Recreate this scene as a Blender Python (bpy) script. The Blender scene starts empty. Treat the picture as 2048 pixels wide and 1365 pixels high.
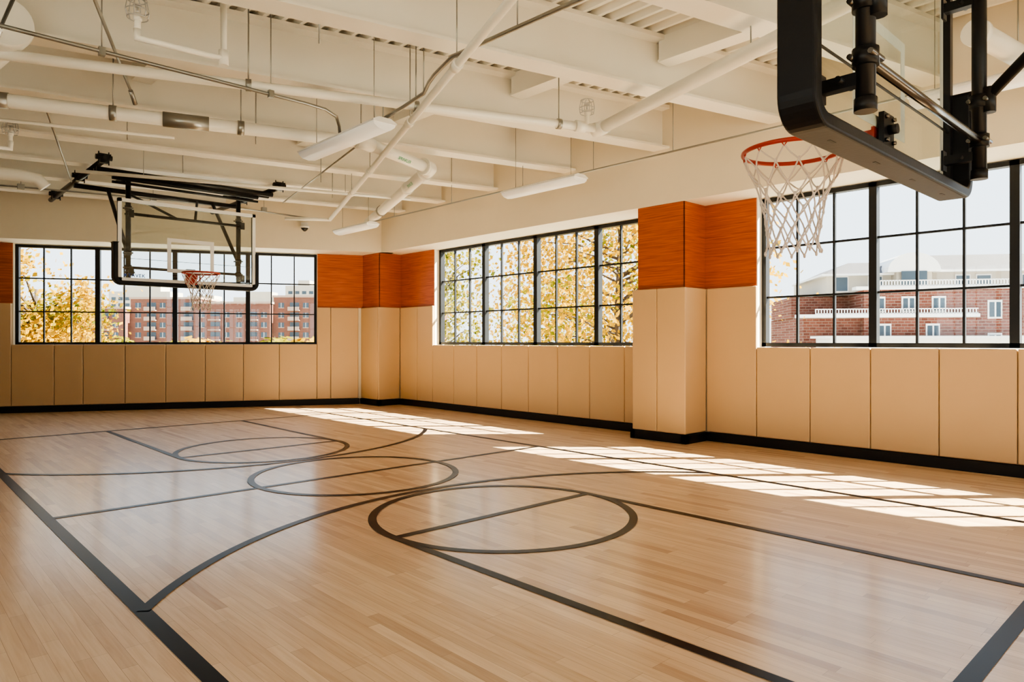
import bpy, math, random
from mathutils import Matrix, Vector
random.seed(7)
scene=bpy.context.scene
PI=math.pi
try: scene.view_settings.look='AgX - Medium High Contrast'
except Exception as ex: print('look',ex)

# ---------------------------------------------------------------- materials
def newmat(name):
    m=bpy.data.materials.new(name); m.use_nodes=True
    nt=m.node_tree; b=nt.nodes['Principled BSDF']
    return m,nt,b
def pmat(name,col,rough=.5,metal=0,coat=0,noise=0,nscale=8,bump=0,bscale=60,spec=None,emis=None):
    m,nt,b=newmat(name)
    b.inputs['Base Color'].default_value=(*col,1)
    b.inputs['Roughness'].default_value=rough
    b.inputs['Metallic'].default_value=metal
    if coat: b.inputs['Coat Weight'].default_value=coat; b.inputs['Coat Roughness'].default_value=.1
    if spec is not None: b.inputs['Specular IOR Level'].default_value=spec
    tc=nt.nodes.new('ShaderNodeTexCoord')
    n=nt.nodes.new('ShaderNodeTexNoise'); n.inputs['Scale'].default_value=nscale; n.inputs['Detail'].default_value=4
    nt.links.new(tc.outputs['Object'],n.inputs['Vector'])
    mx=nt.nodes.new('ShaderNodeMix'); mx.data_type='RGBA'
    k=noise
    mx.inputs['A'].default_value=(*[c*(1-k) for c in col],1); mx.inputs['B'].default_value=(*[min(1,c*(1+k)) for c in col],1)
    nt.links.new(n.outputs['Fac'],mx.inputs['Factor']); nt.links.new(mx.outputs['Result'],b.inputs['Base Color'])
    if bump:
        n2=nt.nodes.new('ShaderNodeTexNoise'); n2.inputs['Scale'].default_value=bscale
        nt.links.new(tc.outputs['Object'],n2.inputs['Vector'])
        bp=nt.nodes.new('ShaderNodeBump'); bp.inputs['Strength'].default_value=bump; bp.inputs['Distance'].default_value=.01
        nt.links.new(n2.outputs['Fac'],bp.inputs['Height']); nt.links.new(bp.outputs['Normal'],b.inputs['Normal'])
    if emis: b.inputs['Emission Color'].default_value=(*col,1); b.inputs['Emission Strength'].default_value=emis
    return m

M_cream=pmat('cream_paint',(.79,.71,.57),.6,noise=.02,bump=.05)
M_white=pmat('white_ceiling_paint',(.85,.82,.75),.5,noise=.03,nscale=3)
M_pipe=pmat('white_pipe_paint',(.87,.85,.79),.35,noise=.02)
M_pad=pmat('tan_vinyl_pad',(.60,.41,.225),.42,noise=.03,nscale=3,bump=.15,bscale=9)
M_base=pmat('black_rubber_base',(.006,.006,.006),.5,spec=.25)
M_black=pmat('black_powder_coat',(.008,.008,.009),.38,noise=.1,spec=.3)
M_frame=pmat('black_window_frame',(.010,.011,.013),.4,noise=.1,spec=.3)
M_padblk=pmat('black_rubber_padding',(.006,.006,.007),.45,noise=.1,bump=.06,spec=.25)
M_steel=pmat('dark_steel',(.16,.15,.14),.25,metal=1,noise=.05)
M_galv=pmat('galvanised_conduit',(.33,.33,.31),.35,metal=.8,noise=.1)
M_red=pmat('red_rim_paint',(.42,.028,.012),.35,noise=.05)
M_net=pmat('white_net_cord',(.76,.67,.59),.8,noise=.1)
M_whiteline=pmat('white_board_border',(.8,.8,.78),.4)
M_alu=pmat('aluminium_trim',(.55,.56,.57),.35,metal=.6)
M_line=pmat('black_court_paint',(.003,.003,.004),.3,noise=.1,spec=.10)
M_green=pmat('green_pipe_label',(.02,.30,.12),.4)
M_blue=pmat('blue_lettering',(.02,.06,.25),.4)
M_lens=pmat('light_lens',(.9,.89,.85),.4,emis=.15)
M_housing=pmat('light_housing',(.85,.84,.82),.35)
M_dome=pmat('smoked_dome',(.02,.02,.02),.1)
M_ground=pmat('pale_bounce_ground',(.34,.32,.27),.9,noise=.3,nscale=.1)  # ground colour made pale to bounce light up onto the ceiling
M_stucco=pmat('pale_stucco',(.40,.36,.30),.7,noise=.05)
M_concrete=pmat('concrete_slab',(.32,.23,.18),.8,noise=.05)
M_roof=pmat('grey_mansard_roof',(.075,.07,.075),.7,noise=.2,nscale=2)
M_wing=pmat('exterior_window_glass',(.04,.06,.08),.15,noise=.4,nscale=.4,spec=.3)
M_trimw=pmat('white_exterior_trim',(.66,.65,.63),.5)
M_bark=pmat('tree_bark',(.05,.032,.02),.9,noise=.3)

def orange():
    m,nt,b=newmat('orange_wood_laminate')
    tc=nt.nodes.new('ShaderNodeTexCoord'); mp=nt.nodes.new('ShaderNodeMapping')
    mp.inputs['Scale'].default_value=(1.2,1.2,40)
    n=nt.nodes.new('ShaderNodeTexNoise'); n.inputs['Scale'].default_value=2.2; n.inputs['Detail'].default_value=6; n.inputs['Distortion'].default_value=.4
    r=nt.nodes.new('ShaderNodeValToRGB')
    r.color_ramp.elements[0].position=.32; r.color_ramp.elements[0].color=(.28,.052,.012,1)
    r.color_ramp.elements[1].position=.66; r.color_ramp.elements[1].color=(.50,.118,.026,1)
    nt.links.new(tc.outputs['Object'],mp.inputs['Vector']); nt.links.new(mp.outputs['Vector'],n.inputs['Vector'])
    nt.links.new(n.outputs['Fac'],r.inputs['Fac']); nt.links.new(r.outputs['Color'],b.inputs['Base Color'])
    b.inputs['Roughness'].default_value=.4
    return m
M_orange=orange()

def floormat():
    m,nt,b=newmat('maple_floor_planks')
    N=nt.nodes; L=nt.links
    tc=N.new('ShaderNodeTexCoord'); mp=N.new('ShaderNodeMapping'); mp.inputs['Rotation'].default_value=(0,0,PI/2)
    L.new(tc.outputs['Object'],mp.inputs['Vector'])
    br=N.new('ShaderNodeTexBrick'); br.inputs['Scale'].default_value=1
    br.inputs['Brick Width'].default_value=.75; br.inputs['Row Height'].default_value=.057
    br.inputs['Mortar Size'].default_value=.0006; br.inputs['Mortar Smooth'].default_value=.3
    br.offset=.37; br.offset_frequency=3; br.squash=.7; br.squash_frequency=4
    br.inputs['Color1'].default_value=(0,0,0,1); br.inputs['Color2'].default_value=(1,1,1,1); br.inputs['Mortar'].default_value=(.4,.4,.4,1)
    L.new(mp.outputs['Vector'],br.inputs['Vector'])
    ramp=N.new('ShaderNodeValToRGB'); e=ramp.color_ramp.elements
    e[0].position=0; e[0].color=(.48,.31,.18,1); e[1].position=1; e[1].color=(.76,.57,.37,1)
    for p,c in ((.12,(.59,.405,.245,1)),(.5,(.67,.475,.298,1)),(.85,(.71,.515,.325,1))):
        x=e.new(p); x.color=c
    L.new(br.outputs['Color'],ramp.inputs['Fac'])
    mp2=N.new('ShaderNodeMapping'); mp2.inputs['Scale'].default_value=(28,1.6,1)
    L.new(tc.outputs['Object'],mp2.inputs['Vector'])
    n=N.new('ShaderNodeTexNoise'); n.inputs['Scale'].default_value=1.8; n.inputs['Detail'].default_value=7; n.inputs['Distortion'].default_value=.7
    L.new(mp2.outputs['Vector'],n.inputs['Vector'])
    r2=N.new('ShaderNodeValToRGB'); r2.color_ramp.elements[0].position=.3; r2.color_ramp.elements[0].color=(.84,.77,.70,1)
    r2.color_ramp.elements[1].position=.62; r2.color_ramp.elements[1].color=(1,1,1,1)
    L.new(n.outputs['Fac'],r2.inputs['Fac'])
    mx=N.new('ShaderNodeMix'); mx.data_type='RGBA'; mx.blend_type='MULTIPLY'; mx.inputs['Factor'].default_value=.9
    L.new(ramp.outputs['Color'],mx.inputs['A']); L.new(r2.outputs['Color'],mx.inputs['B'])
    mo=N.new('ShaderNodeMix'); mo.data_type='RGBA'; mo.inputs['B'].default_value=(.22,.12,.06,1)
    L.new(br.outputs['Fac'],mo.inputs['Factor']); L.new(mx.outputs['Result'],mo.inputs['A'])
    L.new(mo.outputs['Result'],b.inputs['Base Color'])
    b.inputs['Roughness'].default_value=.38; b.inputs['Specular IOR Level'].default_value=.35
    b.inputs['Coat Weight'].default_value=.5; b.inputs['Coat Roughness'].default_value=.17
    n3=N.new('ShaderNodeTexNoise'); n3.inputs['Scale'].default_value=5
    L.new(mp2.outputs['Vector'],n3.inputs['Vector'])
    bp=N.new('ShaderNodeBump'); bp.inputs['Strength'].default_value=.04; bp.inputs['Distance'].default_value=.01
    L.new(n3.outputs['Fac'],bp.inputs['Height']); L.new(bp.outputs['Normal'],b.inputs['Normal'])
    return m
M_floor=floormat()

def brickmat():
    m,nt,b=newmat('red_brick'); N=nt.nodes; L=nt.links
    tc=N.new('ShaderNodeTexCoord'); sp=N.new('ShaderNodeSeparateXYZ'); L.new(tc.outputs['Object'],sp.inputs[0])
    m1=N.new('ShaderNodeMath'); m1.operation='SUBTRACT'; L.new(sp.outputs['X'],m1.inputs[0]); L.new(sp.outputs['Y'],m1.inputs[1])
    cb=N.new('ShaderNodeCombineXYZ'); L.new(m1.outputs[0],cb.inputs['X']); L.new(sp.outputs['Z'],cb.inputs['Y'])
    br=N.new('ShaderNodeTexBrick'); br.inputs['Scale'].default_value=1; br.inputs['Brick Width'].default_value=.5; br.inputs['Row Height'].default_value=.17; br.inputs['Mortar Size'].default_value=.018
    br.inputs['Color1'].default_value=(.10,.032,.022,1); br.inputs['Color2'].default_value=(.17,.060,.042,1); br.inputs['Mortar'].default_value=(.20,.14,.11,1)
    L.new(cb.outputs[0],br.inputs['Vector']); L.new(br.outputs['Color'],b.inputs['Base Color'])
    b.inputs['Roughness'].default_value=.9; b.inputs['Specular IOR Level'].default_value=.1
    return m
M_brick=brickmat()

def glassmat(name,fac,tint):
    m=bpy.data.materials.new(name); m.use_nodes=True; nt=m.node_tree; nt.nodes.clear()
    o=nt.nodes.new('ShaderNodeOutputMaterial'); t=nt.nodes.new('ShaderNodeBsdfTransparent'); g=nt.nodes.new('ShaderNodeBsdfGlossy')
    t.inputs['Color'].default_value=(*tint,1); g.inputs['Roughness'].default_value=.02
    mx=nt.nodes.new('ShaderNodeMixShader'); mx.inputs[0].default_value=fac
    nt.links.new(t.outputs[0],mx.inputs[1]); nt.links.new(g.outputs[0],mx.inputs[2]); nt.links.new(mx.outputs[0],o.inputs['Surface'])
    return m
M_glass=glassmat('window_glass',.03,(.97,.99,.98))
M_bglass=glassmat('backboard_glass',.05,(.90,.93,.92))

def leafmat(name,c1,c2):
    m=bpy.data.materials.new(name); m.use_nodes=True; nt=m.node_tree; nt.nodes.clear()
    o=nt.nodes.new('ShaderNodeOutputMaterial'); d=nt.nodes.new('ShaderNodeBsdfDiffuse'); t=nt.nodes.new('ShaderNodeBsdfTranslucent')
    tc=nt.nodes.new('ShaderNodeTexCoord'); n=nt.nodes.new('ShaderNodeTexNoise'); n.inputs['Scale'].default_value=2.2; n.inputs['Detail'].default_value=5
    r=nt.nodes.new('ShaderNodeValToRGB'); r.color_ramp.elements[0].position=.38; r.color_ramp.elements[0].color=(*c1,1); r.color_ramp.elements[1].position=.6; r.color_ramp.elements[1].color=(*c2,1)
    nt.links.new(tc.outputs['Object'],n.inputs['Vector']); nt.links.new(n.outputs['Fac'],r.inputs['Fac'])
    nt.links.new(r.outputs['Color'],d.inputs['Color']); nt.links.new(r.outputs['Color'],t.inputs['Color'])
    mx=nt.nodes.new('ShaderNodeMixShader'); mx.inputs[0].default_value=.5
    nt.links.new(d.outputs[0],mx.inputs[1]); nt.links.new(t.outputs[0],mx.inputs[2]); nt.links.new(mx.outputs[0],o.inputs['Surface'])
    return m
M_leafY=leafmat('yellow_autumn_leaves',(.30,.175,.008),(.48,.27,.015))
M_leafG=leafmat('green_gold_autumn_leaves',(.085,.10,.010),(.27,.20,.012))

# ---------------------------------------------------------------- mesh builder
class MB:
    def __init__(s): s.v=[];s.f=[];s.m=[];s.sm=[];s.mats=[]
    def mi(s,mat):
        if mat not in s.mats: s.mats.append(mat)
        return s.mats.index(mat)
    def face(s,idx,mat,smooth=False): s.f.append(idx); s.m.append(s.mi(mat)); s.sm.append(smooth)
    def poly(s,pts,mat,M=None):
        b=len(s.v)
        for p in pts:
            p=Vector(p); s.v.append(M@p if M else p)
        s.face(list(range(b,b+len(pts))),mat)
    def box(s,x0,y0,z0,x1,y1,z1,mat,M=None):
        if x0>x1:x0,x1=x1,x0
        if y0>y1:y0,y1=y1,y0
        if z0>z1:z0,z1=z1,z0
        b=len(s.v)
        for p in ((x0,y0,z0),(x1,y0,z0),(x1,y1,z0),(x0,y1,z0),(x0,y0,z1),(x1,y0,z1),(x1,y1,z1),(x0,y1,z1)):
            p=Vector(p); s.v.append(M@p if M else p)
        for q in ((0,3,2,1),(4,5,6,7),(0,1,5,4),(1,2,6,5),(2,3,7,6),(3,0,4,7)): s.face([b+i for i in q],mat)
    def extr(s,prof,z0,z1,mat,M=None,smooth=False):
        b=len(s.v); n=len(prof)
        for z in (z0,z1):
            for x,y in prof:
                p=Vector((x,y,z)); s.v.append(M@p if M else p)
        s.face([b+i for i in range(n)][::-1],mat); s.face([b+n+i for i in range(n)],mat)
        for i in range(n):
            j=(i+1)%n; s.face([b+i,b+j,b+n+j,b+n+i],mat,smooth)
    def tube(s,pts,r,mat,n=12,M=None,closed=False,caps=True):
        pts=[Vector(p) for p in pts]
        if M: pts=[M@p for p in pts]
        rs=r if isinstance(r,(list,tuple)) else [r]*len(pts)
        b=len(s.v); K=len(pts); prev=None
        for i,p in enumerate(pts):
            if closed: d=(pts[(i+1)%K]-pts[i-1])
            elif i==0: d=pts[1]-p
            elif i==K-1: d=p-pts[i-1]
            else: d=(pts[i+1]-p).normalized()+(p-pts[i-1]).normalized()
            d.normalize()
            if prev is None:
                a=Vector((0,0,1)) if abs(d.z)<.9 else Vector((1,0,0))
                u=d.cross(a).normalized()
            else:
                u=(prev-d*prev.dot(d)).normalized()
            prev=u; w=d.cross(u)
            for k in range(n):
                t=2*PI*k/n; s.v.append(p+(u*math.cos(t)+w*math.sin(t))*rs[i])
        rng=K if closed else K-1
        for i in range(rng):
            j=(i+1)%K
            for k in range(n):
                l=(k+1)%n; s.face([b+i*n+k,b+i*n+l,b+j*n+l,b+j*n+k],mat,True)
        if caps and not closed:
            s.face([b+k for k in range(n)][::-1],mat); s.face([b+(K-1)*n+k for k in range(n)],mat)
    def build(s,name,parent=None,bevel=0,seg=2):
        me=bpy.data.meshes.new(name); me.from_pydata([tuple(v) for v in s.v],[],s.f); 
        for m in s.mats: me.materials.append(m)
        me.polygons.foreach_set('material_index',s.m); me.polygons.foreach_set('use_smooth',s.sm); me.update()
        o=bpy.data.objects.new(name,me); scene.collection.objects.link(o)
        if parent: o.parent=parent
        if bevel:
            bm=o.modifiers.new('bevel','BEVEL'); bm.width=bevel; bm.segments=seg; bm.limit_method='ANGLE'; bm.angle_limit=math.radians(50)
        return o
def empty(name,loc=(0,0,0),rz=0):
    e=bpy.data.objects.new(name,None); scene.collection.objects.link(e); e.location=loc; e.rotation_euler=(0,0,rz); return e

# ---------------------------------------------------------------- room layout
XW=7.45; XG=7.60; XO=7.66; XB=6.97; XL=-2.0; YF=-3.0
ZS=1.12; ZH=2.84; ZT=1.83; ZC=4.0
Q0=Vector((6.93,11.65,0)); E=Vector((1,-.485,0)).normalized(); Nn=Vector((-E.y,E.x,0))
MBK=Matrix(((E.x,Nn.x,0,Q0.x),(E.y,Nn.y,0,Q0.y),(0,0,1,0),(0,0,0,1)))
def yback(x): return 15.01-.485*x
MRT=Matrix(((0,1,0,XW),(-1,0,0,0),(0,0,1,0),(0,0,0,1)))

b=MB(); P=[(XL,YF),(XO,YF),(XO,yback(XO)+.2),(XL,yback(XL)+.2)]
b.extr(P,-.15,0,M_floor); b.build('floor')
b=MB()
b.box(XW,YF-.1,0,XO,11.4,ZS,M_cream)
b.box(XB,YF-.1,ZH,XO,11.35,ZC+.1,M_cream)
for y0,y1 in ((9.98,11.4),(3.85,5.10),(YF-.1,-.95)): b.box(XW,y0,ZS,XO,y1,ZH,M_cream)
b.build('wall_right')
b=MB(); b.box(7.0,4.53,0,XW,5.17,ZH,M_cream); b.build('wall_column')
b=MB(); b.box(6.98,11.05,0,7.5,11.6,ZH,M_cream); b.build('wall_column_corner')
b=MB()
b.box(-10.3,0,0,.80,.22,ZS,M_cream,MBK); b.box(-10.3,-.585,ZH,.55,.22,ZC+.1,M_cream,MBK)
b.box(-.80,0,ZS,.8,.22,ZH,M_cream,MBK); b.box(-10.3,0,ZS,-5.68,.22,ZH,M_cream,MBK)
b.build('wall_back')
LZ0,LZ1,LY0,LY1=ZS,ZH,-1.2,4.8
b=MB(); b.box(XL-.2,YF-.1,0,XL,yback(XL)+.2,LZ0,M_cream); b.box(XL-.2,YF-.1,LZ1,XL,yback(XL)+.2,ZC+.1,M_cream)
b.box(XL-.2,YF-.1,LZ0,XL,LY0,LZ1,M_cream); b.box(XL-.2,LY1,LZ0,XL,yback(XL)+.2,LZ1,M_cream); b.build('wall_left')
b=MB(); b.box(XL,YF-.2,0,XO,YF,ZS,M_cream); b.box(XL,YF-.2,ZH,XO,YF,ZC+.1,M_cream)
for x0,x1 in ((XL,-1.0),(3.88,4.2),(6.6+.0,XO)): b.box(x0,YF-.2,ZS,x1,YF,ZH,M_cream)
b.build('wall_front')

b=MB(); per=.15; x=XL; zz=ZC
while x<XB+.1:
    xs=[x,x+.035,x+.055,x+.13,x+.15]; zs=[zz,zz,zz+.055,zz+.055,zz]
    for i in range(4):
        xa,xb=xs[i],xs[i+1]
        b.poly([(xa,YF,zs[i]),(xa,yback(xa)-.2,zs[i]),(xb,yback(xb)-.2,zs[i+1]),(xb,YF,zs[i+1])],M_white)
    x+=per
P2=[(XL-.2,YF-.2),(XO,YF-.2),(XO,yback(XO)+.2),(XL-.2,yback(XL)+.2)]
b.extr(P2,ZC+.06,ZC+.16,M_white)
b.build('ceiling')

bd=Vector((-.971,.240,0)).normalized()
def beamM(Ye,X=XB+.05):
    side=Vector((-bd.y,bd.x,0))
    return Matrix(((side.x,0,bd.x,X),(side.y,0,bd.y,Ye),(0,1,0,0),(0,0,0,1)))
def yb(Ye,x): return Ye+.2472*(XB-x)
BEAMS=[-1.0,.45,1.9,3.35,4.81,6.29,7.85,9.15,10.3,11.55]
b=MB(); fw=.11; zb0=3.49
prof=[(-fw,zb0),(fw,zb0),(fw,zb0+.025),(.012,zb0+.035),(.012,ZC-.05),(fw,ZC-.04),(fw,ZC),(-fw,ZC),(-fw,ZC-.04),(-.012,ZC-.05),(-.012,zb0+.035),(-fw,zb0+.025)]
for Ye in BEAMS:
    Mx=beamM(Ye); b.extr(prof,0,9.2,M_white,Mx)
b.build('ceiling_beams')
b=MB()
for i,xc in ((3,5.0),(4,4.6),(2,5.4),(5,4.2),(6,3.4),(7,2.6),(6,5.2),(7,4.9),(4,2.0),(5,1.6),(8,3.0)):
    y0=yb(BEAMS[i],xc); y1=yb(BEAMS[i+1],xc)
    b.box(xc-.07,y0+.02,ZC-.22,xc+.07,y1-.02,ZC-.005,M_white)
    b.box(xc-.09,y0+.02,ZC-.24,xc+.09,y1-.02,ZC-.22,M_white)
b.build('ceiling_bridging_beams')

b=MB()
b.box(XW-.012,3.86,ZT,XW,4.53,ZH-.002,M_orange); b.box(6.988,4.518,ZT,XW,4.53,ZH-.002,M_orange); b.box(6.988,4.518,ZT,7.0,5.17,ZH-.002,M_orange)
b.box(6.988,5.17,ZT,XW,5.182,ZH-.002,M_orange)
b.box(XW-.012,9.99,ZT,XW,11.1,ZH-.002,M_orange); b.box(6.968,11.038,ZT,XW,11.05,ZH-.002,M_orange); b.box(6.968,11.038,ZT,6.98,11.62,ZH-.002,M_orange)
b.box(-.79,-.012,ZT,.1,0,ZH-.002,M_orange,MBK); b.box(-9.8,-.012,ZT,-5.69,0,ZH-.002,M_orange,MBK)
b.box(XW-.012,YF,ZT,XW,-.96,ZH-.002,M_orange)
b.build('orange_wall_panels',bevel=.002)

b=MB(); g=.003; Z0=.11
def ypads(edges,x0,x1,zt):
    for a,c in zip(edges[:-1],edges[1:]): b.box(x0,min(a,c)+g,Z0,x1,max(a,c)-g,zt,M_pad)
ypads([3.84-.61*i for i in range(12)],7.40,XW,ZS+.01)
ypads([9.98-.61*i for i in range(8)]+[5.25],7.40,XW,ZS+.01)
ypads([3.84,4.48],7.40,XW,ZT)
ypads([11.0,10.45,9.98],7.40,XW,ZT)
ypads([4.48,4.88,5.24],6.95,7.0,ZT)
b.box(6.951,4.48,Z0,7.397,4.53,ZT,M_pad)
b.box(6.951,5.19,Z0,7.397,5.24,ZT,M_pad)
b.box(6.93,11.003,Z0,7.397,11.05,ZT,M_pad); ypads([11.056,11.63],6.93,6.98,ZT)
for es,zt in (([-.80-.0,-.55,-.04],ZT),([-5.70,-5.08,-4.65,-4.01,-3.37,-2.73,-2.09,-1.47,-.80],ZS+.02),([-9.9,-9.35,-8.74,-8.13,-7.52,-6.91,-6.3,-5.70],ZT)):
    for a,c in zip(es[:-1],es[1:]): b.box(a+g,-.05,Z0,c-g,0,zt,M_pad,MBK)
for i in range(24): 
    y=YF+.06+.61*i
    b.box(XL,y+g,Z0,XL+.05,y+.61-g,LZ0-.01,M_pad)
for i in range(15): b.box(XL+.1+.61*i+g,YF,Z0,XL+.1+.61*(i+1)-g,YF+.05,ZS,M_pad)
b.build('wall_padding',bevel=.012,seg=3)

b=MB(); t=.018
b.box(7.40-t,YF,0,XW,4.46,Z0-.005,M_base); b.box(7.40-t,5.26,0,XW,11.0,Z0-.005,M_base)
b.box(6.95-t,4.48-t,0,7.42,4.53,Z0-.005,M_base); b.box(6.95-t,4.48-t,0,7.0,5.24+t,Z0-.005,M_base); b.box(6.95-t,5.19,0,7.42,5.24+t,Z0-.005,M_base)
b.box(6.93-t,11.0-t,0,7.42,11.05,Z0-.005,M_base); b.box(6.93-t,11.0-t,0,6.98,11.63,Z0-.005,M_base)
b.build('baseboard_right',bevel=.004)
b=MB(); b.box(-9.9,-.05-t,0,-.02,0,Z0-.005,M_base,MBK); b.build('baseboard_back',bevel=.004)
b=MB(); b.box(XL,YF,0,XL+.06,yback(XL)-.1,Z0-.005,M_base); b.build('baseboard_left')

# ---------------------------------------------------------------- windows
def window(name,M,s0,n,unit,yg,zb=ZS+.015,zt=ZH-.01):
    b=MB(); L=n*unit; d0=yg-.05; d1=yg+.04
    b.box(s0,d0,zb,s0+L,d1,zb+.045,M_frame,M); b.box(s0,d0,zt-.045,s0+L,d1,zt,M_frame,M)
    for i in range(n+1):
        c=s0+i*unit; w=.038
        lo=c-w if i>0 else c; hi=c+w if i<n else c
        if i==0: hi=c+.05
        if i==n: lo=c-.05
        b.box(lo,d0,zb,hi,d1,zt,M_frame,M)
    for i in range(n):
        for k in (1,2):
            c=s0+i*unit+unit*k/3; b.box(c-.011,yg-.022,zb,c+.011,yg+.015,zt,M_frame,M)
        c0=s0+i*unit
        for k in (1,2):
            z=zb+(zt-zb)*k/3; b.box(c0,yg-.0215,z-.011,c0+unit,yg+.0145,z+.011,M_frame,M)
    b.box(s0+.01,yg-.004,zb+.01,s0+L-.01,yg+.004,zt-.01,M_glass,M)
    return b.build(name)
window('window_1',MBK,-5.68,4,1.22,.12)
window('window_2',MRT,-9.98,4,1.22,.15)
window('window_3',MRT,-3.85,4,1.20,.15)
MFR=Matrix(((1,0,0,0),(0,1,0,YF),(0,0,1,0),(0,0,0,1)))
window('fill_window_4',MFR,-1.0,4,1.22,-.1)  # unseen window behind the camera, added to let in fill light
window('fill_window_5',MFR,4.2,2,1.2,-.1)  # second unseen front window, added for fill light
MLF=Matrix(((0,1,0,XL),(-1,0,0,0),(0,0,1,0),(0,0,0,1)))
window('fill_window_6',MLF,-4.8,5,1.2,-.1,LZ0,LZ1)  # unseen left glazing, added to brighten the room from that side

# ---------------------------------------------------------------- court lines
b=MB(); zf=.0025
def strip(x0,y0,x1,y1,w):
    d=Vector((x1-x0,y1-y0,0)).normalized()*w/2; n=Vector((-d.y,d.x,0)); a=Vector((x0,y0,zf)); c=Vector((x1,y1,zf))
    b.poly([a-n,c-n,c+n,a+n],M_line)
def arc(cx,cy,r,a0,a1,w,n=96):
    for i in range(n):
        t0=a0+(a1-a0)*i/n; t1=a0+(a1-a0)*(i+1)/n
        p=lambda t,q:(cx+q*math.cos(t),cy+q*math.sin(t),zf)
        b.poly([p(t0,r-w/2),p(t0,r+w/2),p(t1,r+w/2),p(t1,r-w/2)],M_line)
SX0,SX1,CX=.90,5.60,3.25; BY0,BY1,CY=.68,10.38,5.53; LW=.895; lw=.056
strip(SX0,BY0-.03,SX0,BY1+.03,.07); strip(SX1,BY0-.03,SX1,BY1+.03,.056)
zf=.0029; strip(SX0,BY0,SX1,BY0,.07); strip(SX0,BY1,SX1,BY1,lw); strip(SX0,CY,SX1,CY,lw)
zf=.0033
for Y0,Y1 in ((BY0,3.56),(BY1,7.50)):
    strip(CX-LW,Y0,CX-LW,Y1,lw); strip(CX+LW,Y0,CX+LW,Y1,lw)
zf=.0037
strip(CX-LW-.027,3.56,CX+LW+.027,3.56,lw); strip(CX-LW-.027,7.50,CX+LW+.027,7.50,lw)
zf=.0041
for cy in (3.56,CY,7.50): arc(CX,cy,LW,0,2*PI,lw)
R3=2.92; yc=1.62; dx=2.35; a=math.acos(dx/R3)
zf=.0045
arc(CX,yc,R3,a,PI-a,lw); arc(CX,2*CY-yc,R3,PI+a,2*PI-a,lw)
b.build('court_line_markings')

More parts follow.
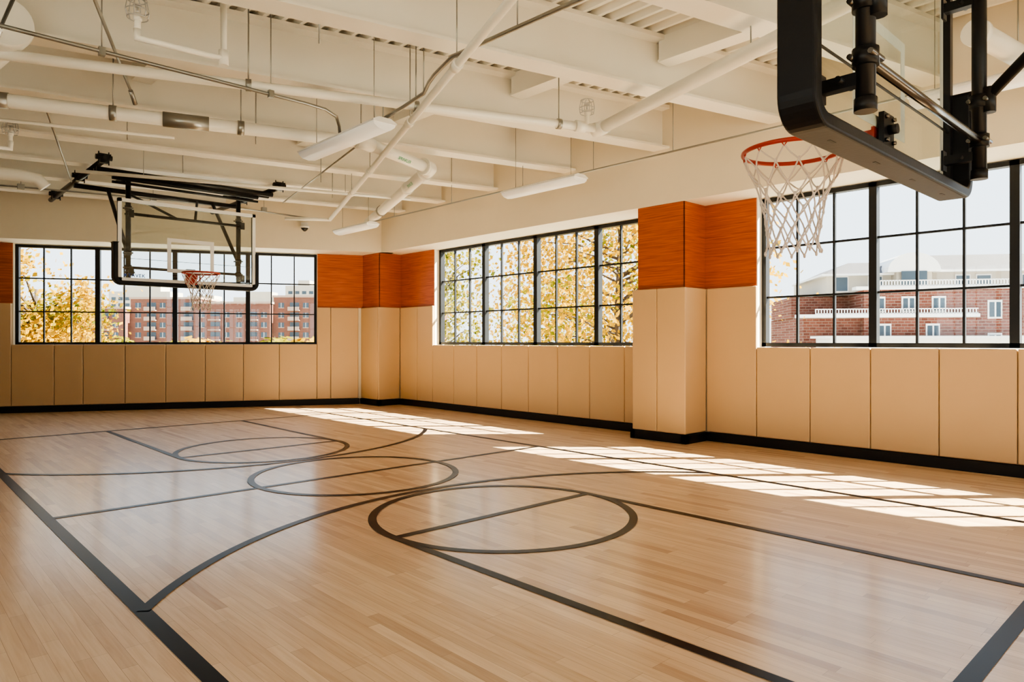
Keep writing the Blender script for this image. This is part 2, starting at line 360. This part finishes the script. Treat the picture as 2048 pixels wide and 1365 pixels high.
# ---------------------------------------------------------------- basketball hoops
def rounded_U(x,z0,z1,r,th,n=8):
    out=[(-x,z1)]; inn=[]
    for i in range(n+1):
        t=PI+PI/2*i/n; out.append((-x+r+r*math.cos(t),z0+r+r*math.sin(t)))
    for i in range(n+1):
        t=1.5*PI+PI/2*i/n; out.append((x-r+r*math.cos(t),z0+r+r*math.sin(t)))
    out.append((x,z1)); ri=max(r-th,.01)
    inn.append((x-th,z1))
    for i in range(n+1):
        t=2*PI-PI/2*i/n; inn.append((x-r+ri*math.cos(t),z0+r+ri*math.sin(t)))
    for i in range(n+1):
        t=1.5*PI-PI/2*i/n; inn.append((-x+r+ri*math.cos(t),z0+r+ri*math.sin(t)))
    inn.append((-x+th,z1))
    return out,inn
def hoop(loc,rz,chan):
    root=empty('basketball_hoop',loc,rz)
    zb,zt=1.975,3.04; zr=2.10
    b=MB(); b.box(-.87,-.012,zb+.02,.87,-.002,zt-.02,M_bglass); b.build('glass_backboard',root)
    b=MB()
    for x0,x1,z0,z1 in ((-.895,.895,zb,zb+.045),(-.895,.895,zt-.045,zt),(-.895,-.85,zb,zt),(.85,.895,zb,zt)):
        b.box(x0,-.045,z0,x1,-.0125,z1,M_black); b.box(x0,-.0125,z0,x1,.002,z1,M_whiteline)
    b.build('board_frame',root)
    b=MB(); tw,thh,z0=.305,.46,zr+.02; y0,y1=-.0015,.001
    b.box(-tw,y0,z0,-tw+.05,y1,z0+thh,M_whiteline); b.box(tw-.05,y0,z0,tw,y1,z0+thh,M_whiteline)
    b.box(-tw+.05,y0,z0+thh-.05,tw-.05,y1,z0+thh,M_whiteline); b.box(-tw+.05,y0,z0,tw-.05,y1,z0+.05,M_whiteline); b.build('target_square',root)
    b=MB(); out,inn=rounded_U(.945,1.925,2.47,.11,.055)
    Y0,Y1=-.125,.012; base=len(b.v); n=len(out); innr=inn[::-1]
    for y in (Y0,Y1):
        for p in out: b.v.append(Vector((p[0],y,p[1])))
        for p in innr: b.v.append(Vector((p[0],y,p[1])))
    def id(side,ring,i): return base+side*2*n+ring*n+i
    for i in range(n-1):
        b.face([id(0,0,i),id(0,0,i+1),id(0,1,i+1),id(0,1,i)],M_padblk)
        b.face([id(1,0,i),id(1,1,i),id(1,1,i+1),id(1,0,i+1)],M_padblk)
        b.face([id(0,0,i),id(1,0,i),id(1,0,i+1),id(0,0,i+1)],M_padblk)
        b.face([id(0,1,i),id(0,1,i+1),id(1,1,i+1),id(1,1,i)],M_padblk)
    for i in (0,n-1): b.face([id(0,0,i),id(0,1,i),id(1,1,i),id(1,0,i)],M_padblk)
    b.build('edge_padding',root,bevel=.012,seg=3)
    b=MB()
    for k in (-3,-1,1,3):
        b.box(k*.22-.025,-.066,1.9240,k*.22+.025,-.054,1.93,M_base)
    b.build('padding_slots',root)
    b=MB(); yr=.385
    b.tube([(.2286*math.cos(2*PI*i/48),yr+.2286*math.sin(2*PI*i/48),zr) for i in range(48)],.0105,M_red,10,closed=True)
    b.box(-.075,0,zr-.13,.075,.012,zr+.02,M_red)
    b.box(-.07,.012,zr-.035,.07,.05,zr+.008,M_red)
    b.poly([(-.07,.05,zr+.006),(.07,.05,zr+.006),(.13,yr-.185,zr+.006),(-.13,yr-.185,zr+.006)],M_red)
    b.poly([(-.07,.05,zr-.012),(-.13,yr-.185,zr-.008),(.13,yr-.185,zr-.008),(.07,.05,zr-.012)],M_red)
    b.poly([(-.07,.05,zr-.012),(-.07,.05,zr+.006),(-.13,yr-.185,zr+.006),(-.13,yr-.185,zr-.008)],M_red)
    b.poly([(.07,.05,zr-.012),(.13,yr-.185,zr-.008),(.13,yr-.185,zr+.006),(.07,.05,zr+.006)],M_red)
    for sx in (-1,1): b.tube([(sx*.06,.02,zr-.11),(sx*.10,yr-.19,zr-.012)],.007,M_red,8)
    for k in range(12):
        a=2*PI*(k+.5)/12; c,s_=math.cos(a),math.sin(a)
        b.tube([(.2286*c-.012*s_,yr+.2286*s_+.012*c,zr-.006),(.2286*c,yr+.2286*s_,zr-.024),(.2286*c+.012*s_,yr+.2286*s_-.012*c,zr-.006)],.0035,M_red,6)
    b.build('rim',root)
    rnd=random.Random(3); rows=[(.2286,-.02),(.200,-.09),(.170,-.16),(.143,-.23),(.125,-.295),(.115,-.36),(.115,-.425),(.122,-.48)]
    nodes={}
    for r,(rad,dz) in enumerate(rows):
        for k in range(12):
            a=2*PI*(k+.5+.5*(r%2))/12+rnd.uniform(-.05,.05)*(r>0); q=rad*(1+rnd.uniform(-.07,.07)*(r>1)); z=zr+dz+rnd.uniform(-.012,.012)*(r>0)
            nodes[r,k]=Vector((q*math.cos(a),yr+q*math.sin(a),z))
    b=MB()
    for r in range(len(rows)-1):
        for k in range(12):
            for k2 in ((k,(k-1)%12) if r%2==0 else (k,(k+1)%12)):
                p,q=nodes[r,k],nodes[r+1,k2]; mid=(p+q)/2+Vector((rnd.uniform(-.004,.004),rnd.uniform(-.004,.004),-.004))
                b.tube([p,mid,q],.0038,M_net,5,caps=False)
    for k,p in list(nodes.items()):
        if k[0]>0: b.tube([p+Vector((0,0,.011)),p,p+Vector((0,0,-.011))],[.004,.0075,.004],M_net,6)
    b.build('net',root)
    b=MB(); mx=.725; my=-.20; zt2=3.40
    for sx in (-1,1):
        x=sx*mx
        b.tube([(x,my,1.99),(x,my,zt2)],.032,M_black,16)
        b.tube([(x,my,1.985),(x,my,2.03)],.037,M_black,16)
        for z in (2.17,2.36,2.95): 
            b.tube([(x,my,z-.03),(x,my,z+.03)],.043,M_black,16)
            b.tube([(x+.05,my+.035,z),(x-.05,my+.035,z)],.010,M_steel,8); b.tube([(x+.055,my-.035,z),(x-.055,my-.035,z)],.010,M_steel,8)
        for z in (2.10,2.86):
            b.box(x-.022,my+.02,z-.022,x+.022,-.05,z+.022,M_black); b.box(x-.03,-.055,z-.05,x+.03,-.045,z+.05,M_black)
            b.tube([(x-.06,my+.07,z),(x+.06,my+.07,z)],.012,M_black,10)
        b.tube([(x,my-.02,2.36),(x,-1.25,3.37)],.026,M_black,12)
        b.tube([(x,my-.04,2.30),(x,my-.04,2.42)],.03,M_black,10)
        b.tube([(x,my,3.30),(x,-.75,3.40)],.02,M_black,12)
        X=sx*1.12
        b.tube([(X,.42,3.42),(X,-1.9 if chan else -3.0,3.42)],.036,M_black,14)
        for yy in ((.30,-.5,-1.6) if chan else (.30,-1.0,-2.6)):
            b.box(X-.045,yy-.03,3.38,X+.045,yy+.03,3.47,M_black); b.box(X-.07,yy-.05,3.465,X+.07,yy+.05,3.488,M_black)
            for q in (-1,1): b.tube([(X+q*.055,yy,3.36),(X+q*.055,yy,3.52)],.008,M_black,6)
            b.tube([(X-.09,yy,3.45),(X+.09,yy,3.45)],.032,M_black,10)
    for y,z in ((.02,3.36),(-.12,3.36),(-1.25,3.36)):
        b.tube([(-1.14,y,z),(1.14,y,z)],.034,M_black,14)
    b.tube([(-.95,-.05,3.30),(.95,-.05,3.30)],.026,M_black,12)
    b.tube([(-.95,-.05,3.24),(.95,-.05,3.24)],.018,M_black,12)
    b.tube([(-mx,my,2.17),(mx,my,2.17)],.019,M_steel,14)
    b.tube([(-mx,my,2.88),(mx,my,2.88)],.02,M_black,14)
    b.box(-.06,-.035,2.04,.06,-.013,2.18,M_black); b.tube([(0,-.035,2.11),(0,-.07,2.11)],.022,M_black,12)
    for sx in (-1,1):
        for zz in (2.06,2.16): b.tube([(sx*.04,-.03,zz),(sx*.04,-.05,zz)],.009,M_steel,8)
    b.box(-.85,-.04,2.27,.85,-.03,2.275,M_black)
    for sx in (-1,1): b.tube([(sx*.5,-1.25,3.36),(sx*.12,-.2,2.88)],.018,M_black,10)
    b.build('support_frame',root)
    cu=bpy.data.curves.new('lettering','FONT'); cu.body='TAVEK'; cu.size=.062; cu.extrude=.0008; cu.space_character=1.15; cu.offset=.0012
    cu.materials.append(M_blue)
    o=bpy.data.objects.new('lettering',cu); scene.collection.objects.link(o); o.parent=root
    o.location=(.78,.001,2.03); o.rotation_euler=(PI/2,0,PI)
    b=MB(); b.tube([(.81,.0005,2.052),(.81,.002,2.052)],.018,M_blue,16); b.build('round_mark',root)
    return root
hoop((3.26,9.90,0),PI,False)
hoop((3.225,1.10,0),0,True)

# ---------------------------------------------------------------- ceiling services
ZR=3.985
b=MB()
L0=(-1.9,8.4,3.3); A=(3.86,6.40,3.3); B=(5.03,6.84,3.3); C=(6.31,10.16,3.3)
b.tube([L0,A],.062,M_pipe,18); b.tube([A,B],.066,M_pipe,18); b.tube([B,C,(6.5,10.65,3.3)],.075,M_pipe,18)
b.tube([(A[0]-.1,A[1]+.0,A[2]),A,(A[0]+.1,A[1]+.04,A[2])],.079,M_pipe,18)
d=Vector((B[0]-A[0],B[1]-A[1],0)).normalized(); e=Vector((C[0]-B[0],C[1]-B[1],0)).normalized()
Bv=Vector(B)
b.tube([Bv-d*.12,Bv-d*.06,Bv,Bv+e*.06,Bv+e*.14],.088,M_pipe,18)
b.tube([Bv-d*.15,Bv-d*.11],.1,M_pipe,18); b.tube([Bv+e*.16,Bv+e*.2],.102,M_pipe,18)
b.tube([Bv+e*1.1,Bv+e*1.16],.088,M_pipe,18); b.tube([Bv+e*2.9,Bv+e*2.96],.088,M_galv,18)
for f in (.42,.62,.8,.2):
    p=Vector(L0).lerp(Vector(A),f); dd=(Vector(A)-Vector(L0)).normalized()
    b.tube([p-dd*.03,p+dd*.03],.07,M_galv,18)
    b.tube([p,p+Vector((0,0,ZR-3.3))],.006,M_galv,6)
p=Vector(L0).lerp(Vector(A),.72); dd=(Vector(A)-Vector(L0)).normalized(); b.tube([p-dd*.2,p+dd*.2],.07,M_galv,18)
p=Vector(L0).lerp(Vector(A),.47); b.tube([p-dd*.12,p+dd*.12],.07,M_galv,18)
mp=b.build('sprinkler_main_pipe')
def pipe_text(body,pos,direction,r,size):
    dr=Vector(direction).normalized(); up=Vector((0,0,1)); nrm=Vector((dr.y,-dr.x,0))
    cam_dir=(Vector((0,0,1.2))-Vector(pos)).normalized()
    if nrm.dot(cam_dir)<0: nrm=-nrm
    xa=dr if up.cross(nrm).dot(dr)>0 else -dr
    nn=(nrm*.8-up*.6).normalized(); ya=nn.cross(xa).normalized()
    cu=bpy.data.curves.new('pipe_label','FONT'); cu.body=body; cu.size=size; cu.align_x='CENTER'; cu.align_y='CENTER'; cu.offset=.001; cu.materials.append(M_green)
    o=bpy.data.objects.new('pipe_label',cu); scene.collection.objects.link(o); o.parent=mp
    Mx=Matrix(((xa.x,ya.x,nn.x,0),(xa.y,ya.y,nn.y,0),(xa.z,ya.z,nn.z,0),(0,0,0,1)))
    Mx.translation=Vector(pos)+nn*(r+.002); o.matrix_world=Mx
pipe_text('SPRINKLER',Bv-d*.6,d,.067,.05); pipe_text('SPRINKLER',Bv+e*.75,e,.076,.055)

b=MB()
D=(5.31,4.40,3.3)
b.tube([(-1.9,7.33,3.3),(.86,6.2,3.3),D],.040,M_pipe,14)
b.tube([D,(4.60,2.18,3.3),(3.0,-2.85,3.3)],.058,M_pipe,16)
b.tube([(D[0]-.25,D[1]+.1,3.3),(D[0]-.15,D[1]+.06,3.3)],.055,M_pipe,14)
b.tube([(D[0]-.01,D[1]+.07,3.3),(D[0]+.0,D[1],3.3),(D[0]-.03,D[1]-.1,3.3)],.07,M_pipe,16)
for q in ((4.9,4.57),(3.6,5.1),(2.3,5.62),(4.7,2.48)):
    b.tube([(q[0],q[1],3.3),(q[0],q[1],ZR)],.006,M_galv,6)
    b.tube([(q[0]-.02,q[1]+.008,3.3),(q[0]+.02,q[1]-.008,3.3)],.05,M_galv,14)
b.build('sprinkler_branch_pipe')
b=MB()
b.tube([(5.65,10.46,3.22),(2.83,3.09,3.22),(.7,-2.5,3.22)],.031,M_pipe,12)
v0=Vector((5.65,10.46,3.22)); v1=Vector((2.83,3.09,3.22)); vd=(v1-v0).normalized()
for f in (.28,.45,.7,.88):
    p=v0.lerp(v1,f); b.tube([p-vd*.05,p+vd*.05],.041,M_pipe,12); b.tube([p,p+Vector((0,0,ZR-3.22))],.005,M_galv,6)
b.tube([v0,v0+Vector((-.6,.4,0))],.028,M_pipe,12)
b.build('sprinkler_branch_pipe')
b=MB()
b.tube([(1.38,5.27,3.36),(1.38,5.27,3.3),(1.95,5.22,3.3),(1.95,5.22,ZR)],.028,M_pipe,12)
b.tube([(1.95,5.22,3.25),(1.95,5.22,3.36)],.036,M_pipe,12)
b.build('sprinkler_drop_pipe')
b=MB(); b.tube([(-1.9,9.5,3.26),(1.14,9.07,3.26),(1.14,9.07,3.34)],.028,M_pipe,12); b.build('sprinkler_drop_pipe')
b=MB(); b.tube([(.74,6.10,3.50),(.74,6.15,3.50),(.68,6.45,3.47),(.60,6.8,3.42)],[.17,.185,.185,.185],M_pipe,28); b.tube([(.70,6.38,3.5),(.70,6.38,ZR)],.012,M_galv,8); b.build('round_duct')
b=MB(); b.tube([(-1.9,11.4,3.30),(1.45,10.65,3.30),(1.62,10.61,3.27),(1.7,10.60,3.18)],.075,M_pipe,18)
b.tube([(-1.0,11.2,3.3),(-1.0,11.2,ZR)],.005,M_galv,6); b.tube([(1.0,10.75,3.3),(1.0,10.75,ZR)],.005,M_galv,6); b.build('roof_drain_pipe')
b=MB(); b.tube([(5.55,1.27,3.30),(6.95,1.05,3.30)],.075,M_pipe,18); b.tube([(5.5,1.28,3.3),(5.56,1.27,3.3)],.09,M_pipe,18); b.tube([(6.2,1.17,3.3),(6.2,1.17,ZR)],.005,M_galv,6); b.build('roof_drain_pipe')
def sprinkler(loc,k=1.45):
    b=MB(); x,y,z=loc
    b.tube([(x,y,z-.15),(x,y,z-.05)],.022,M_pipe,12); b.tube([(x,y,z-.05*k),(x,y,z-.02)],.03,M_pipe,6)
    b.tube([(x,y,z-.02),(x,y,z+.03)],.008,M_alu,8); b.tube([(x,y,z+.03),(x,y,z+.036)],.03,M_alu,14)
    for rr,zz in ((.045*k,-.035*k),(.05*k,.0),(.042*k,.05*k)):
        b.tube([(x+rr*math.cos(2*PI*i/20),y+rr*math.sin(2*PI*i/20),z+zz) for i in range(20)],.004,M_alu,6,closed=True)
    for i in range(6):
        a=PI*2*i/6; c,s_=math.cos(a),math.sin(a)
        b.tube([(x+.045*k*c,y+.045*k*s_,z-.035*k),(x+.052*k*c,y+.052*k*s_,z+.0),(x+.042*k*c,y+.042*k*s_,z+.05*k),(x+.015*k*c,y+.015*k*s_,z+.062*k)],.004,M_alu,6)
    b.build('sprinkler_head')
for q in ((1.38,5.27,3.49),(5.14,4.42,3.47),(1.14,9.07,3.47)): sprinkler(q)
b=MB()
b.tube([(6.28,-2.9,3.22),(6.28,10.9,3.22)],.011,M_galv,8)
for y in (1,3,4.2,5.3,6.5,8,9.5): b.tube([(6.28,y,3.22),(6.28,y,ZR)],.005,M_galv,6)
b.build('electrical_conduit')
b=MB()
b.tube([(-1.8,5.50,3.24),(2.75,5.54,3.24),(2.95,5.55,3.235),(3.09,5.60,3.21),(3.16,5.68,3.16),(3.20,5.74,3.10)],.015,M_galv,8)
for x in (.2,1.22,2.45): b.tube([(x,5.53,3.24),(x,5.53,ZR)],.005,M_galv,6); b.box(x-.02,5.51,3.21,x+.02,5.55,3.27,M_galv)
b.build('electrical_conduit')
b=MB()
b.tube([(3.31,5.2,3.14),(3.36,4.95,3.20),(3.41,4.72,3.27),(3.30,4.50,3.27),(3.235,4.34,3.27),(3.12,3.96,3.27),(3.16,2.83,3.27),(3.2,1.9,3.27)],.016,M_galv,8)
for q in ((3.41,4.72),(3.14,3.3)): b.tube([(q[0],q[1],3.27),(q[0],q[1],ZR)],.005,M_galv,6)
b.build('electrical_conduit')
b=MB(); b.tube([(1.69,6.66,3.38),(1.01,4.88,3.38),(.2,2.76,3.38)],.012,M_galv,8); b.tube([(1.69,6.66,3.38),(1.75,6.75,3.3)],.02,M_galv,8); b.build('electrical_conduit')
b=MB(); b.tube([(.69,5.95,3.38),(.70,2.0,3.38)],.012,M_black,8); b.build('electrical_conduit')
# conduits above the far hoop
b=MB(); b.tube([(-1.8,12.6,3.36),(4.0,11.2,3.36),(5.6,11.0,3.30)],.012,M_galv,8); b.tube([(1.2,7.6,3.42),(2.2,11.6,3.42)],.011,M_galv,8); b.tube([(4.1,7.0,3.42),(4.9,10.6,3.42)],.011,M_galv,8)
for q in ((1.6,11.78),(3.2,11.39),(4.8,11.1)): b.tube([(q[0],q[1],3.34),(q[0],q[1],ZR)],.004,M_galv,6); b.box(q[0]-.04,q[1]-.03,3.33,q[0]+.04,q[1]+.03,3.40,M_galv)
b.build('electrical_conduit')
b=MB()
for q in ((3.40,5.70,3.2),(3.64,5.85,3.25),(3.80,5.95,3.3),(2.9,6.9,3.2),(2.4,4.6,3.35),(4.3,8.2,3.25),(4.9,9.0,3.25),(2.0,8.0,3.3),(2.9,9.1,3.3)):
    b.tube([q,(q[0],q[1],ZR)],.006,M_galv,6)
b.build('threaded_hanger_rods')
b=MB(); b.tube([(1.9,9.9,3.3),(5.9,8.5,3.3)],.022,M_pipe,10); b.tube([(-.5,8.9,3.36),(2.4,7.8,3.36)],.018,M_pipe,10)
for q in ((2.6,9.655),(5.0,8.815)): b.tube([(q[0],q[1],3.3),(q[0],q[1],ZR)],.004,M_galv,6)
b.build('sprinkler_branch_pipe')

def pendant(x,y,ln=1.24):
    r=empty('linear_pendant_light',(x,y,3.10))
    b=MB(); w=.115
    prof=[(-w,0),(-w*.92,-.03),(-w*.6,-.058),(0,-.07),(w*.6,-.058),(w*.92,-.03),(w,0)]
    Mx=Matrix(((1,0,0,0),(0,0,1,0),(0,1,0,0),(0,0,0,1)))
    b.extr(prof,-ln/2,ln/2,M_lens,Mx,smooth=True); b.build('lens',r)
    b=MB(); prof=[(-w-.004,-.006),(w+.004,-.006),(w+.004,.006),(.06,.035),(-.06,.035),(-w-.004,.006)]
    b.extr(prof,-ln/2-.012,ln/2+.012,M_housing,Mx); b.build('housing',r)
    b=MB()
    for s_ in (-1,1): b.tube([(0,s_*ln*.38,.03),(0,s_*ln*.38,.88)],.0035,M_galv,6)
    b.build('hanger_rods',r)
for x,y,l in ((3.29,5.83,1.4),(6.05,5.92,1.24),(6.0,10.25,1.1),(.5,5.85,1.24),(.5,1.2,1.24),(6.05,1.2,1.24),(.5,10.3,1.24),(3.29,-1.6,1.0)):  # out-of-view pendants continue the rows; the rear one is added for fill light
    pendant(x,y,l)

b=MB()
bx=5.75; by=10.98+.485*(6.97-bx)
MD=Matrix(((E.x,Nn.x,0,bx),(E.y,Nn.y,0,by),(0,0,1,3.22),(0,0,0,1)))
b.box(-.06,-.10,.03,.06,0,.09,M_housing,MD)
b.tube([(0,-.08,.03),(0,-.08,-.01)],.08,M_housing,20,MD); b.tube([(0,-.08,-.01),(0,-.08,-.04),(0,-.08,-.07)],[.065,.05,.015],M_dome,20,MD)
b.build('dome_security_camera')

# ---------------------------------------------------------------- exterior
Fv=Vector((.6836,.7299,0)); Rv=Vector((.7299,-.6836,0))
def extM(depth,rot=0):
    c,s_=math.cos(rot),math.sin(rot); o=Fv*depth
    X=Rv*c+Fv*s_; Y=-Rv*s_+Fv*c
    return Matrix(((X.x,Y.x,0,o.x),(X.y,Y.y,0,o.y),(0,0,1,0),(0,0,0,1)))
b=MB(); b.box(-500,-500,-15.2,900,900,-15,M_ground); b.build('ground_outside')
b=MB(); M=extM(200,0)
segs=[(-135,-112,10.5),(-112,-92,13.5),(-92,-70,12.0),(-70,-50,14),(-50,-20,11.5)]
for k,(a,c,h) in enumerate(segs):
    yo=(k%2)*3.0
    b.box(a,yo,-15,c,yo+14,h,M_brick,M); b.box(a-.3,yo-.3,h,c+.3,yo+14,h+.6,M_concrete,M)
    fl=-13.0
    while fl+2.9<h:
        x=a+1.2; i=0
        while x+2.6<c:
            if i%3==1:
                b.box(x-.3,yo-1.3,fl-.15,x+3.0,yo,fl+.1,M_concrete,M); b.box(x-.3,yo-1.3,fl+.1,x+3.0,yo-1.2,fl+1.0,M_concrete if (k%2) else M_brick,M)
                b.box(x,yo-.05,fl+.1,x+2.7,yo,fl+2.3,M_wing,M)
            else:
                b.box(x+.2,yo-.05,fl+.8,x+1.9,yo,fl+2.2,M_wing,M); b.box(x+.2,yo-.12,fl+.6,x+1.9,yo,fl+.8,M_concrete,M); b.box(x+1.0,yo-.08,fl+.8,x+1.1,yo,fl+2.2,M_trimw,M)
            x+=3.6; i+=1
        fl+=2.9
b.build('brick_apartment_block')
b=MB(); M=extM(360,0)
for a,c,h in ((-210,-178,27),(-176,-150,22),(-145,-120,24),(-118,-100,30),(-98,-72,19)):
    b.box(a,0,-15,c,14,h,M_stucco,M); b.box(a+6,2,h,c-6,12,h+3,M_stucco,M)
    z=0
    while z+3<h:
        x=a+1.5
        while x+3<c: b.box(x,-.1,z,x+2.2,0,z+1.6,M_wing,M); x+=3.6
        z+=3.2
b.build('distant_white_towers')
b=MB(); M=extM(45,math.radians(-10)); k=.0325
def U(u): return (u-1024)*k
def Z(v): return (682.5-v)*k+1.2
b.box(U(1575),0,-15,U(1870),10,Z(636),M_brick,M)
b.box(U(1675),-.6,-15,U(2300),12,Z(590),M_brick,M)
b.box(U(1560),-.9,Z(640),U(1862),0,Z(634),M_trimw,M)
b.box(U(1570),2.5,Z(636),U(1676),9,Z(596),M_brick,M)
b.box(U(1625),1.2,Z(592),U(2300),10,Z(552),M_stucco,M)
b.box(U(1740),.4,Z(592),U(1800),4,Z(548),M_stucco,M)
b.box(U(1660),-.8,Z(590),U(2300),0,Z(584),M_trimw,M)
def rail(u0,u1,v0,v1,y):
    x=U(u0)
    b.box(U(u0),y,Z(v0)-.06,U(u1),y+.06,Z(v0),M_trimw,M); b.box(U(u0),y,Z(v1),U(u1),y+.06,Z(v1)+.06,M_trimw,M)
    while x<U(u1): b.box(x,y,Z(v1),x+.05,y+.05,Z(v0),M_trimw,M); x+=.16
rail(1590,1860,624,634,-.85); rail(1690,1910,573,584,-.75)
def mans(u0,u1,v0,v1,y0,y1,ins):
    x0,x1,z0,z1=U(u0),U(u1),Z(v0),Z(v1)
    bt=[(x0,y0,z0),(x1,y0,z0),(x1,y1,z0),(x0,y1,z0)]; tp=[(x0+ins,y0+.8,z1),(x1-ins,y0+.8,z1),(x1-ins,y1-.8,z1),(x0+ins,y1-.8,z1)]
    for i in range(4):
        j=(i+1)%4; b.poly([bt[i],bt[j],tp[j],tp[i]],M_roof,M)
    b.poly(tp,M_roof,M); b.box(x0-.2,y0-.25,z0-.12,x1+.2,y1,z0,M_trimw,M)
mans(1620,1760,556,533,1.0,9,1.6); mans(1735,2300,552,522,.8,10,.8)
gx0,gx1=U(1722),U(1812); gz=Z(556)
prof=[]
for i in range(13):
    t=PI*i/12; prof.append(((gx0+gx1)/2-(gx1-gx0)/2*math.cos(t),gz+math.sin(t)*1.15))
MG=M@Matrix(((1,0,0,0),(0,0,1,0),(0,1,0,0),(0,0,0,1)))
b.extr(prof,.1,3,M_trimw,MG)
b.box(U(1745),.05,Z(585),U(1788),.12,Z(555),M_wing,M)
for u in (1640,1700,1850,1885,1960,2060,2120): b.box(U(u),1.1,Z(588),U(u+22),1.22,Z(562),M_wing,M); b.box(U(u)-.06,1.14,Z(588)-.06,U(u+22)+.06,1.21,Z(562)+.08,M_trimw,M)
for u,v0,v1 in ((1690,628,606),(1740,628,606),(1790,628,606),(1880,640,614),(1938,645,618),(1975,645,618),(2060,645,618),(2110,645,618),(1700,690,655),(1780,690,655),(1880,700,672),(1938,700,672),(1975,700,672),(2060,700,672)):
    b.box(U(u),-.68,Z(v0),U(u+18),-.6,Z(v1),M_wing,M); b.box(U(u)-.08,-.65,Z(v0)-.1,U(u+18)+.08,-.59,Z(v1)+.12,M_trimw,M); b.box(U(u+9)-.04,-.7,Z(v0),U(u+9)+.04,-.6,Z(v1),M_trimw,M)
b.box(U(1590),-4,-15,U(1900),-1,Z(678),M_trimw,M); b.box(U(1580),-4.3,Z(678),U(1910),-1,Z(674),M_trimw,M)
b.build('brick_condominium_building')

def tree(name,base,top,cz,rx,rz,n,mat,seed,leaf=.10,mat2=None):
    rnd=random.Random(seed); b=MB(); bx,by=base
    b.tube([(bx,by,-15),(bx+.1,by,-6),(bx,by+.1,cz-rz*.6),(bx,by,cz+rz*.5)],[.28,.2,.12,.03],M_bark,8)
    clumps=[]
    for i in range(46):
        while True:
            p=Vector((rnd.uniform(-1,1),rnd.uniform(-1,1),rnd.uniform(-1,1)))
            if .25<p.length<1: break
        q=Vector((bx+p.x*rx,by+p.y*rx,cz+p.z*rz)); clumps.append(q)
        st=Vector((bx,by,min(q.z-.3,cz+rz*.4)-abs(p.x)*.5)); mid=st.lerp(q,.5)+Vector((0,0,.15))
        b.tube([st,mid,q],[.035,.018,.005],M_bark,5)
    for i in range(n):
        ci=rnd.randrange(len(clumps)); c=clumps[ci]; s_=rx*.20
        p=c+Vector((rnd.gauss(0,s_),rnd.gauss(0,s_),rnd.gauss(0,s_*.8)))
        a=Vector((rnd.gauss(0,1),rnd.gauss(0,1),rnd.gauss(0,1))).normalized(); w=a.orthogonal().normalized(); w2=a.cross(w)
        L=leaf*rnd.uniform(.6,1.2)
        b.poly([p-w*L*.5,p+w2*L*.32,p+w*L*.5,p-w2*L*.32],mat2 if (mat2 and ci%4==0) else mat)
    b.build(name)
tree('autumn_tree',(2.9,19.2),0,1.2,1.6,2.4,19000,M_leafY,1,.13,M_leafG)
tree('autumn_tree',(12.3,9.6),0,2.4,2.6,3.2,14000,M_leafY,2,.13,M_leafG)
tree('autumn_tree',(11.6,15.3),0,1.8,1.5,2.2,4800,M_leafG,3,.13)
tree('autumn_tree',(16.0,14.0),0,1.0,2.4,2.2,4000,M_leafY,4,.14,M_leafG)
tree('autumn_tree',(16.0,8.0),0,-.6,1.6,1.8,3500,M_leafY,5,.14,M_leafG)
b=MB(); rnd=random.Random(9)
for i in range(40):
    u=rnd.uniform(20,700); dpt=rnd.uniform(70,110); c=Fv*dpt+Rv*((u-1024)/1383*dpt)
    c.z=-3+rnd.uniform(-1,1)
    for j in range(260):
        d=Vector((rnd.gauss(0,1),rnd.gauss(0,1),rnd.gauss(0,1))).normalized()*rnd.uniform(.6,1)
        p=c+Vector((d.x*4,d.y*4,d.z*4.2)); a=d; w=a.orthogonal().normalized(); w2=a.cross(w); L=.9
        b.poly([p-w*L,p+w2*L*.6,p+w*L,p-w2*L*.6],M_leafG if i%3 else M_leafY)
b.build('tree_row_outside')

# ---------------------------------------------------------------- light
w=bpy.data.worlds.new('sky'); scene.world=w; w.use_nodes=True; nt=w.node_tree
bg=nt.nodes['Background']; tc=nt.nodes.new('ShaderNodeTexCoord'); sp=nt.nodes.new('ShaderNodeSeparateXYZ'); rp=nt.nodes.new('ShaderNodeValToRGB')
rp.color_ramp.elements[0].position=0.0; rp.color_ramp.elements[0].color=(.86,.93,1,1)
rp.color_ramp.elements[1].position=.8; rp.color_ramp.elements[1].color=(.58,.75,1,1)
nt.links.new(tc.outputs['Generated'],sp.inputs[0]); nt.links.new(sp.outputs['Z'],rp.inputs['Fac']); nt.links.new(rp.outputs['Color'],bg.inputs['Color'])
bg.inputs['Strength'].default_value=3.1
sd=bpy.data.lights.new('sun','SUN'); sd.energy=72; sd.angle=math.radians(.4); sd.color=(1,.93,.78)
so=bpy.data.objects.new('sun',sd); scene.collection.objects.link(so)
so.rotation_euler=Vector((-2.48,2.2,-2.82)).to_track_quat('-Z','Y').to_euler()
so.location=(20,-15,25)

# ---------------------------------------------------------------- camera
cd=bpy.data.cameras.new('camera'); cam=bpy.data.objects.new('camera',cd); scene.collection.objects.link(cam)
cam.location=(0,0,1.2); cam.rotation_euler=(PI/2,0,-math.radians(43.12))
cd.sensor_width=36; cd.lens=1383/2048*36; cd.clip_start=.05; cd.clip_end=2000
scene.camera=cam
